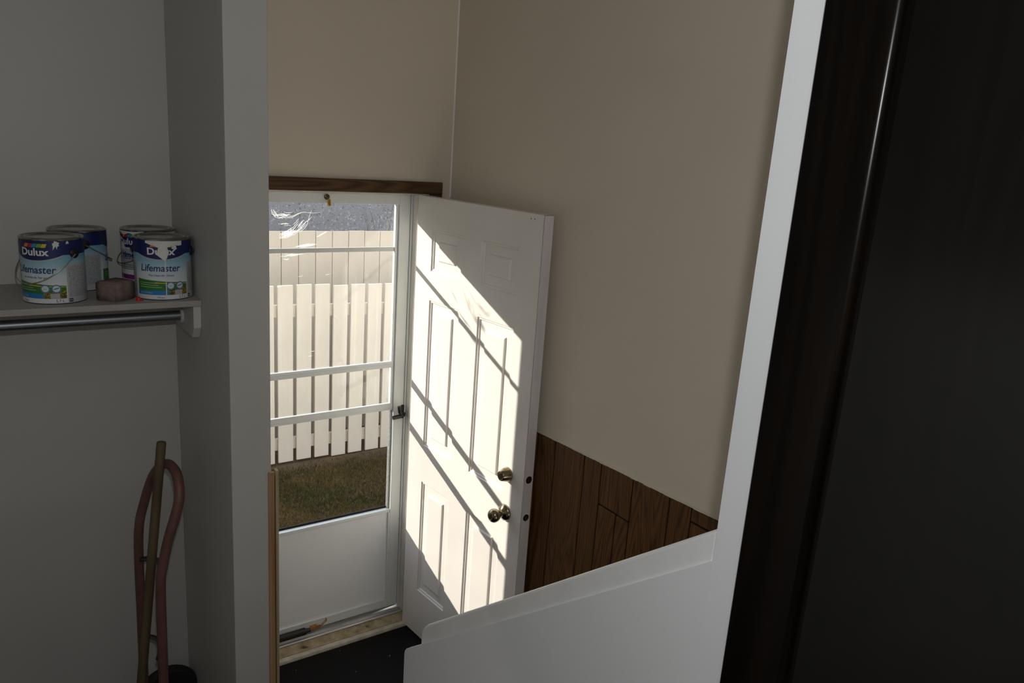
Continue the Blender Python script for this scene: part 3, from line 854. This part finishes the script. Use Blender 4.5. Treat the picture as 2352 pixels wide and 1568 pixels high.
def can_label(a0, french=False, gap=False, style='life'):
    w = Wrap(a0)
    hw = 0.078
    full = PI * R0
    if style == 'life':
        w.strip(-full, full, 0.006, 0.183, INK['sky'], 0.0003, 90)
        for s_ in (0, full):         # two fronts, back to back
            wave = lambda u, s0=s_: 0.128 + 0.016 * min(1.0, ((u - s0) / 0.075) ** 2)
            w.strip(s_ - 0.130, s_ + 0.130, wave, 0.184, INK['navy'], 0.0006, 60)
            sil = lambda u, s0=s_: wave(u, s0) - 0.004
            w.strip(s_ - 0.075, s_ + 0.075, sil, wave, INK['grey'], 0.0006, 40)
            w.strip(s_ - hw, s_ + hw, 0.017, lambda u, s0=s_: 0.066 - 0.012 * (u - s0 + hw) / (2 * hw), INK['green'], 0.0006, 36)
            w.strip(s_ - 0.02, s_ + hw, lambda u, s0=s_: 0.056 - 0.006 * (u - s0 + hw) / (2 * hw), lambda u, s0=s_: 0.0595 - 0.008 * (u - s0 + hw) / (2 * hw), INK['yellow'], 0.0008, 24)
            w.strip(s_ + 0.005, s_ + hw, 0.017, lambda u, s0=s_: 0.030 + 0.010 * (u - s0) / hw, INK['flowers'], 0.0008, 20)
            w.strip(s_ - hw, s_ + 0.018, 0.017, 0.031, INK['blue'], 0.0010, 24)
            w.strip(s_ - full * 0.5, s_ + full * 0.5, 0.003, 0.0165, INK['white'], 0.0008, 50)
            # colour flag over the name
            cols = ['orange', 'red', 'teal', 'lime', 'yellow']
            for k_, c_ in enumerate(cols):
                u = s_ - 0.030 + k_ * 0.0128
                w.poly([(u - 0.002, 0.1655), (u + 0.0105, 0.1655), (u + 0.0150, 0.1760), (u + 0.0035, 0.1760)], INK[c_], 0.0010)
            w.text('Dulux', s_, 0.1425, INK['white'], 0.0016, width=0.080, size=0.028, bold=0.0008, hscale=1.05)
            w.text('Lifemaster', s_ - 0.004, 0.091, INK['text'], 0.0013, width=0.118, size=0.027, shear=0.12, bold=0.0004, hscale=1.12)
            fr = french if s_ == 0 else not french
            w.text("Le choix de l'air pur" if fr else 'The Clean Air Choice', s_ - 0.002, 0.0755, INK['text'], 0.0012, width=0.074, size=0.010, shear=0.25, bold=0.0001)
            w.text("COQUILLE D'OEUF" if fr else 'EGGSHELL', s_ - 0.048, 0.021, INK['pale'], 0.0014, width=0.040, size=0.008, hscale=0.9)
            for q in range(3):
                w.strip(s_ - 0.070, s_ - 0.018 + 0.008 * q, 0.0535 - q * 0.0065, 0.0546 - q * 0.0065, INK['pale'], 0.0010, 14)
            for uu in (0.024, 0.052):
                w.disc(s_ + uu, 0.046, 0.0125, INK['badge'], 0.0012); w.disc(s_ + uu, 0.046, 0.0092, INK['badge_white'], 0.0014)
            w.text('COV' if fr else 'VOC', s_ + 0.024, 0.0435, INK['badge'], 0.0017, width=0.011, size=0.006)
            w.strip(s_ + 0.0455, s_ + 0.0585, lambda u, s0=s_: 0.043 + (u - s0 - 0.0455) * 0.3, lambda u, s0=s_: 0.0465 + (u - s0 - 0.0455) * 0.3, INK['badge'], 0.0017, 6)
            w.text('Blanc' if fr else 'White', s_ - (0.036 if fr else 0.005), 0.0065, INK['black'], 0.0012, size=0.0085)
            w.text('3,7 L' if fr else '3.7 L', s_ + 0.060, 0.0060, INK['black'], 0.0012, size=0.0115)
            w.strip(s_ + 0.036, s_ + 0.060, 0.0175, 0.032, INK['grey'], 0.0011, 8)
            # small print panel to the right of each front
            w.strip(s_ + hw + 0.003, s_ + hw + 0.095, 0.004, 0.118, INK['grey'], 0.0009, 26)
            w.strip(s_ + hw + 0.008, s_ + hw + 0.090, 0.020, 0.112, INK['print'], 0.0011, 26)
            w.strip(s_ + hw + 0.006, s_ + hw + 0.017, 0.0055, 0.0155, INK['black'], 0.0012, 4)
            w.text('PPG', s_ + hw + 0.0115, 0.0085, INK['white'], 0.0015, width=0.009, size=0.004)
    else:
        w.strip(-full, full, 0.006, 0.184, INK['white'], 0.0003, 90)
        w.strip(-full, full, 0.060, 0.128, INK['grey'], 0.0005, 90)
        w.strip(-0.050, 0.060, lambda u: 0.132 + 0.01 * (u / 0.06) ** 2, lambda u: 0.180 - 0.006 * (u / 0.06) ** 2, INK['navy'], 0.0006, 30)
        for k_, c_ in enumerate(['orange', 'red', 'teal', 'lime', 'yellow']):
            u = -0.020 + k_ * 0.0128
            w.poly([(u - 0.002, 0.1655), (u + 0.0105, 0.1655), (u + 0.0150, 0.1760), (u + 0.0035, 0.1760)], INK[c_], 0.0010)
        w.text('Dulux', 0.004, 0.1425, INK['white'], 0.0016, width=0.076, size=0.028, bold=0.0006, hscale=1.0)
        w.text('Primer', 0.002, 0.100, INK['navy'], 0.0013, width=0.085, size=0.026, bold=0.0010, shear=0.15, hscale=1.0)
        w.strip(-0.052, 0.060, 0.0945, 0.0965, INK['navy'], 0.0010, 30)
        for q in range(3):
            w.strip(-0.048, 0.044 - 0.01 * q, 0.074 - q * 0.007, 0.0755 - q * 0.007, INK['black'], 0.0008, 24)
        w.strip(-0.048, 0.028, 0.028, 0.043, INK['purple'], 0.0008, 24)
        w.text('3.7 L', 0.050, 0.0085, INK['black'], 0.0012, size=0.0115)
    return w

def splat(w, u, v, r, drip, seed, off=0.0020):
    q = random.Random(seed)
    pts = []
    for k in range(22):
        a = 2 * PI * k / 22
        rr = r * (0.65 + 0.5 * q.random())
        if -2.6 < (a - 2 * PI if a > PI else a) < -0.5: rr *= 1.0 + drip * q.random()
        pts.append((u + rr * math.cos(a), v + rr * math.sin(a)))
    w.poly(pts, INK['paint'], off)

def paint_can(x, y, a_label, label, style='life', french=False, swing=(0, 0), ears=0.0, lidmat='tin', smears=None, handle=True):
    ac = math.atan2(-x, -y)                      # heading of the camera side, label angle 0 looks down -Y
    face = -math.atan2(x, y)                     # rotate the can so angle 0 faces the eye
    root = thing('paint_can', label, 'paint can', (x, y, -0.532), face, group='paint cans on the closet shelf')
    b = MB()
    b.lathe([(0, 0.003), (R0 - 0.004, 0.003), (R0 - 0.002, 0.0), (R0 + 0.0005, 0.001), (R0 + 0.0005, 0.005), (R0 - 0.0003, 0.006), (R0 - 0.0003, 0.1835), (R0 + 0.0010, 0.185), (R0 + 0.0010, 0.189), (R0 - 0.001, 0.1905), (R0 - 0.004, 0.190), (R0 - 0.006, 0.184), (0, 0.184)], seg=64)
    tag(b.build('body', M['tin_dark'], root, smooth=35), 'dark can body with bright rim' if False else None)
    l = MB()
    l.lathe([(R0 + 0.0014, 0.1850), (R0 + 0.0020, 0.1885), (R0 - 0.0005, 0.1915), (R0 - 0.0045, 0.1905), (R0 - 0.0065, 0.1865), (R0 - 0.0095, 0.1860), (R0 - 0.0125, 0.1905), (R0 - 0.0150, 0.1912), (R0 - 0.0175, 0.1895), (R0 - 0.0195, 0.1870), (0.03, 0.1866), (0, 0.1866)], seg=64)
    tag(l.build('lid', M[lidmat], root, smooth=35), 'tin lid')
    w = can_label(math.radians(a_label), french, style=style)
    if smears: smears(w)
    w.mb.build('label', None, root, fix=False)
    # ears on both sides of the front label and the wire bail hanging from them
    if handle:
        ea = [math.radians(ears), math.radians(ears) + PI]
        pts = []
        for q, a in enumerate(ea):
            d = Vector((math.sin(a), -math.cos(a), 0))
            e = MB(); e.lathe([(0.0150, 0.0), (0.0150, 0.003), (0.011, 0.006), (0.005, 0.008), (0.004, 0.011), (0, 0.011)], d * (R0 + 0.0006) + Vector((0, 0, 0.148)), d, 20)
            e.build('ear', M['black'], root, smooth=40)
        d0 = Vector((math.sin(ea[0]), -math.cos(ea[0]), 0)) * (R0 + 0.0095)
        d1_ = Vector((math.sin(ea[1]), -math.cos(ea[1]), 0)) * (R0 + 0.0095)
        am = (ea[0] + ea[1]) / 2 + (PI if swing[0] < 0 else 0)
        out = Vector((math.sin(am), -math.cos(am), 0))
        dn = swing[1]
        arc = []
        for k in range(21):
            t = PI * k / 20
            c = (d0 - d1_) / 2 * math.cos(t)
            reach = math.sin(t) ** 0.8
            arc.append(c + out * (R0 + 0.012) * reach + Vector((0, 0, 0.148 - dn * reach)))
        h = MB(); h.tube(arc, 0.0017, 8)
        tag(h.build('wire_handle', M['wire'], root, smooth=60), 'bare wire handle')
    return root

def smear_a(w):
    splat(w, 0.058, 0.176, 0.009, 1.0, 1); splat(w, 0.088, 0.180, 0.004, 0.5, 2)
def smear_d(w):
    q = random.Random(5)
    w.strip(-0.045, 0.062, lambda u: 0.174 + 0.004 * math.sin(u * 90) - 0.018 * max(0, 1 - abs(u - 0.01) / 0.03), 0.1846, INK['paint'], 0.0019, 40)
    w.poly([(-0.004, 0.170), (0.016, 0.170), (0.022, 0.150), (0.016, 0.132), (0.010, 0.124), (0.002, 0.130), (-0.012, 0.142), (-0.010, 0.156)], INK['paint'], 0.0021)
    w.strip(0.010, 0.0125, 0.006, 0.130, INK['paint'], 0.0021, 2)
    splat(w, 0.038, 0.166, 0.008, 0.6, 9)
def smear_c(w):
    splat(w, -0.022, 0.138, 0.014, 0.8, 12); splat(w, -0.034, 0.160, 0.008, 0.6, 13)
    w.strip(-0.028, -0.024, 0.02, 0.135, INK['paint'], 0.0021, 2)
    w.strip(-0.09, 0.08, lambda u: 0.176 + 0.003 * math.sin(u * 120), 0.185, INK['paint'], 0.0019, 50)

paint_can(0.185, 2.636, -34, 'front left paint can with navy and sky blue label, wire handle hanging over the label', french=True, swing=(-1, 0.088), ears=40, smears=smear_a)
paint_can(0.270, 2.822, 107, 'rear paint can half hidden behind the front left can, small print panel showing', swing=(1, 0.06), ears=12)
paint_can(0.478, 2.822, -50, 'rear can in the corner with grey and purple label under white paint drips', style='primer', swing=(-1, 0.07), ears=20, lidmat='tin', smears=smear_c)
paint_can(0.4835, 2.617, -3, 'front right paint can at the shelf end, white paint spilled over its label', swing=(1, 0.055), ears=76, smears=smear_d, handle=True)

# foam block and the red cap
fb = bmesh.new()
bmesh.ops.create_cube(fb, size=1)
for v_ in fb.verts: v_.co = Vector((v_.co.x * 0.088, v_.co.y * 0.072, v_.co.z * 0.058))
bmesh.ops.bevel(fb, geom=fb.edges[:], offset=0.004, segments=2, affect='EDGES')
bmesh.ops.subdivide_edges(fb, edges=fb.edges[:], cuts=2, use_grid_fill=True)
q = random.Random(8)
for v_ in fb.verts:
    v_.co += Vector((q.uniform(-1, 1), q.uniform(-1, 1), q.uniform(-1, 1))) * 0.0006
me = bpy.data.meshes.new('sanding_sponge'); fb.to_mesh(me); fb.free(); me.materials.append(M['foam']); me.shade_smooth()
so = bpy.data.objects.new('sanding_sponge', me); C.objects.link(so)
so.location = (0.341, 2.588, -0.532 + 0.0295); so.rotation_euler = (0, 0, math.radians(42))
tag(so, 'brown grey foam sanding sponge lying between the paint cans', 'sponge')
rc = MB(); rc.lathe([(0, 0), (0.007, 0), (0.0075, 0.004), (0.006, 0.009), (0.003, 0.012), (0, 0.0125)], (0, 0, 0), (0, 0, 1), 16)
rc.tube([(0, 0, 0.004), (0.012, -0.006, 0.0035)], 0.003, 8)
tag(rc.build('plastic_cap', M['red_plastic'], None, loc=(0.398, 2.552, -0.532), smooth=40), 'tiny bright red plastic cap beside the front right can', 'cap')

# ------------------------------------------------------------------ hand truck and stick in the closet
def at(x, y, Y):
    X, V_ = x - 1176.0, y - 784.0
    r0 = 0.82303 * X - 0.08249 * V_ + 0.56187 * 1771.24
    r1 = -0.56371 * X - 0.23806 * V_ + 0.79082 * 1771.24
    r2 = 0.06862 * X - 0.96774 * V_ - 0.24244 * 1771.24
    return (r0 * Y / r1, Y, r2 * Y / r1)
ht = thing('hand_truck', 'faded red tubular hand truck with black wheels standing in the closet', 'hand truck', (0.40, 2.59, FZ))
def rel(p): return (p[0] - 0.40, p[1] - 2.59, p[2] - FZ)
near = [rel((0.392, 2.43, FZ + 0.09)), rel((0.398, 2.43, -1.75)), rel((0.402, 2.43, -1.45))]
loop = [at(374, 1300, 2.43), at(386, 1240, 2.43), at(401, 1190, 2.43), at(412, 1140, 2.44), at(407, 1092, 2.48), at(393, 1069, 2.53), at(378, 1065, 2.58), at(362, 1076, 2.65), at(346, 1104, 2.72), at(331, 1153, 2.75), at(320, 1203, 2.75)]
far = [rel((0.388, 2.75, -1.50)), rel((0.386, 2.75, -1.75)), rel((0.381, 2.75, FZ + 0.09))]
path = smooth_path(near + [rel(p) for p in loop] + far, 7)
MB().tube(path, 0.0158, 16).build('frame_tube', M['red_paint'], ht, smooth=60)
def bar(y1, y2):
    a, b2 = Vector(at(364, y2, 2.44)), Vector(at(324, y1, 2.74))
    pts = []
    for k in range(13):
        t = k / 12
        p = a.lerp(b2, t); p.x += 0.028 * math.sin(PI * t); p.z += 0.02 * math.sin(PI * t)
        pts.append(rel(p))
    return MB().tube(pts, 0.0085, 10).build('crossbar', M['tin_dark'], ht, smooth=60)
bar(1284, 1326); bar(1462, 1512)
zx = FZ + 0.113
MB().tube([rel((0.47, 2.40, zx)), rel((0.47, 2.80, zx))], 0.008, 10).build('axle', M['tin_dark'], ht, smooth=60)
for yw in (2.762, 2.375):
    wl_ = MB(); wl_.lathe([(0.055, -0.012), (0.085, -0.022), (0.105, -0.024), (0.1125, -0.014), (0.1125, 0.014), (0.105, 0.024), (0.085, 0.022), (0.055, 0.012)], rel((0.470, yw + 0.025, zx)), (0, 1, 0), 44)
    wo = wl_.build('wheel', M['rubber'], ht, smooth=40)
    hb_ = MB(); hb_.lathe([(0, -0.02), (0.02, -0.02), (0.022, -0.012), (0.056, -0.008), (0.056, 0.008), (0.022, 0.012), (0.02, 0.02), (0, 0.02)], rel((0.470, yw + 0.025, zx)), (0, 1, 0), 28)
    hb_.build('hub', M['tin_dark'], wo, smooth=40)
for yy in (2.43, 2.75):
    MB().tube([rel((0.388, yy, zx + 0.02)), rel((0.470, yy, zx))], 0.010, 10).build('axle_strut', M['red_paint'], ht, smooth=60)
tp = MB(); tp.box(0.14, 0.388, 2.42, 2.76, FZ + 0.002, FZ + 0.007); tp.box(0.380, 0.388, 2.42, 2.76, FZ + 0.007, FZ + 0.10)
tp.v = [rel(p) for p in tp.v]
tag(tp.build('toe_plate', M['red_paint'], ht, bevel=0.001), 'flat toe plate')
sa, sb_ = Vector(at(371, 1013, 2.545)), Vector(at(325, 1568, 2.46))
dirn = (sb_ - sa)
foot = sa + dirn * ((FZ + 0.004 - sa.z) / dirn.z)
bs = MB()
L_ = (sa - foot)
prof = [0.0, 0.01, 0.25, 0.5, 0.75, 0.985, 0.994, 1.0]
bs.tube([L_ * t for t in prof], lambda t: 0.0148, 18)
for i_, v_ in enumerate(bs.v): pass
bo_ = bs.build('broom_stick', M['stick'], None, loc=tuple(foot), smooth=50, bevel=0.006)
tag(bo_, 'bare wooden broom stick leaning through the hand truck handle', 'stick')

# crumbs on the mat
for k in range(26):
    x, y = random.uniform(0.74, 1.45), random.uniform(2.2, 2.86)
    s_ = random.choice([0.0018, 0.0022, 0.003]) if k else 0.0045
    d_ = MB(); d_.lathe([(0, 0), (s_, s_ * 0.3), (s_ * 0.6, s_), (0, s_ * 1.1)], (0, 0, 0), (0.2, 0.1, 1), 6)
    if k == 0:
        crumbs = d_
        crumbs.v = [(p[0] + 0.80, p[1] + 2.33, p[2] + FZ) for p in crumbs.v]
    else:
        crumbs.add([(p[0] + x, p[1] + y, p[2] + FZ) for p in d_.v], d_.f)
tag(crumbs.build('crumbs', M['debris']), 'pale crumbs scattered on the black mat', 'crumbs', kind='stuff')

# ------------------------------------------------------------------ outside
GZ = -2.455
lawn = tag(MB().add([(-14, 3.1, -2.40), (18, 3.1, -2.40), (18, 4.4, -2.42), (-14, 4.4, -2.42), (18, 5.3, GZ), (-14, 5.3, GZ), (18, 30, GZ), (-14, 30, GZ)], [(0, 1, 2, 3), (3, 2, 4, 5), (5, 4, 6, 7)]).build('ground_outside', M['soil']), 'bare brown soil under the yard grass', 'ground', kind='structure')
g = MB(); q = random.Random(21)
gv, gf = [], []
for k in range(75000):
    x, y = q.uniform(0.9, 3.3), q.uniform(3.7, 5.5)
    if y > 5.37 or y > 5.05 and q.random() < (y - 5.05) / 0.35: continue
    z0 = -2.42 + (GZ + 2.42) * max(0, min(1, (y - 4.4) / 0.9))
    a = q.uniform(0, 2 * PI); h = q.uniform(0.012, 0.04); w_ = q.uniform(0.0015, 0.003); ln = q.uniform(0.0, 0.035)
    b2 = q.uniform(0, 2 * PI)
    i0 = len(gv)
    gv += [(x - w_ * math.cos(a), y - w_ * math.sin(a), z0), (x + w_ * math.cos(a), y + w_ * math.sin(a), z0), (x + ln * math.cos(b2), y + ln * math.sin(b2), z0 + h)]
    gf.append((i0, i0 + 1, i0 + 2))
g.add(gv, gf)
tag(g.build('grass', M['grass'], fix=False), 'patchy dry grass between the door and the fence', 'grass', kind='stuff')

# front fence: spaced boards nailed on two rails
ff = thing('picket_fence', 'cream painted yard fence of spaced boards, nearer and lower', 'fence', (0, 5.4, 0))
proto = MB().box(-0.0565, 0.0565, 0, 0.019, -1.365, 0).build('board', M['fence'], ff, bevel=0.003)
k0 = -19
for k in range(k0, 22):
    x = 1.8085 + k * 0.1405
    z = -1.064 - 0.024 * (x - 1.7)
    o = proto if k == k0 else twin(proto, ff)
    o.location = (x, q.uniform(-0.003, 0.003), z + q.uniform(-0.006, 0.006))
    o.rotation_euler = (0, q.uniform(-0.003, 0.003), q.uniform(-0.01, 0.01))
for zt in (-1.216, -2.248):
    r_ = MB()
    r_.add([(x, y, zt - 0.03 * (x - 1.75) - dz) for x in (-1.1, 5.0) for y in (0.023, 0.060) for dz in (0, 0.088)], [(0, 1, 3, 2), (4, 6, 7, 5), (0, 4, 5, 1), (2, 3, 7, 6), (0, 2, 6, 4), (1, 5, 7, 3)])
    r_.build('rail', M['fence'], ff)
for xp in (-1.0, 1.0, 3.2, 4.9):
    MB().box(xp - 0.045, xp + 0.045, 0.061, 0.15, GZ, -1.15).build('post', M['fence'], ff, bevel=0.003)
# rear fence: taller, boards butted
fr_ = thing('board_fence', 'taller beige fence of butted boards behind the spaced fence', 'fence', (0, 5.9, 0))
proto = MB().box(-0.0675, 0.0675, 0, 0.019, -1.70, 0).build('board', M['fence_back'], fr_, bevel=0.002)
k0 = -22
nails = MB()
for k in range(k0, 25):
    x = 2.0125 + k * 0.1387
    o = proto if k == k0 else twin(proto, fr_)
    o.location = (x, q.uniform(-0.002, 0.002), -0.740 + q.uniform(-0.002, 0.002))
    for s_ in (-1, 1):
        nails.lathe([(0.006, 0), (0.005, 0.002), (0, 0.002)], (x + s_ * 0.05, -0.0025, -0.880 + q.uniform(-0.008, 0.008)), (0, -1, 0), 7)
nails.build('nails', M['rust'], fr_)['kind'] = 'stuff'
for zt in (-0.85, -2.15):
    MB().box(-1.2, 5.4, 0.022, 0.06, zt - 0.09, zt).build('rail', M['fence_back'], fr_)
# garage behind
ga = thing('garage', 'grey pebble-dash garage wall rising behind the fences', 'building', (0, 7.6, GZ))
MB().box(-7, 9, 0, 0.2, 0, 2.72).build('stucco_wall', M['stucco'], ga)
MB().prism([(-0.30, 2.66), (3.5, 3.75), (7.3, 2.66), (7.3, 2.74), (3.5, 3.85), (-0.30, 2.76)], -7.2, 9.2, 'x').build('roof', M['roof'], ga)
# tall dry weed between the fences
wd = MB(); q = random.Random(4)
for k in range(9):
    x0 = q.uniform(-0.03, 0.03)
    sway = q.uniform(-0.16, 0.14)
    hh = q.uniform(1.75, 2.0)
    wd.tube([(x0, 0, 0), (x0 + sway * 0.1, 0.0, hh * 0.5), (x0 + sway * 0.45, 0.01, hh * 0.85), (x0 + sway, 0.02, hh)], lambda t: 0.002 - 0.0012 * t, 5)
tag(wd.build('dry_weed', M['grass'], None, loc=(2.86, 6.05, GZ)), 'tall dry weed stems rising above the rear fence', 'weed')
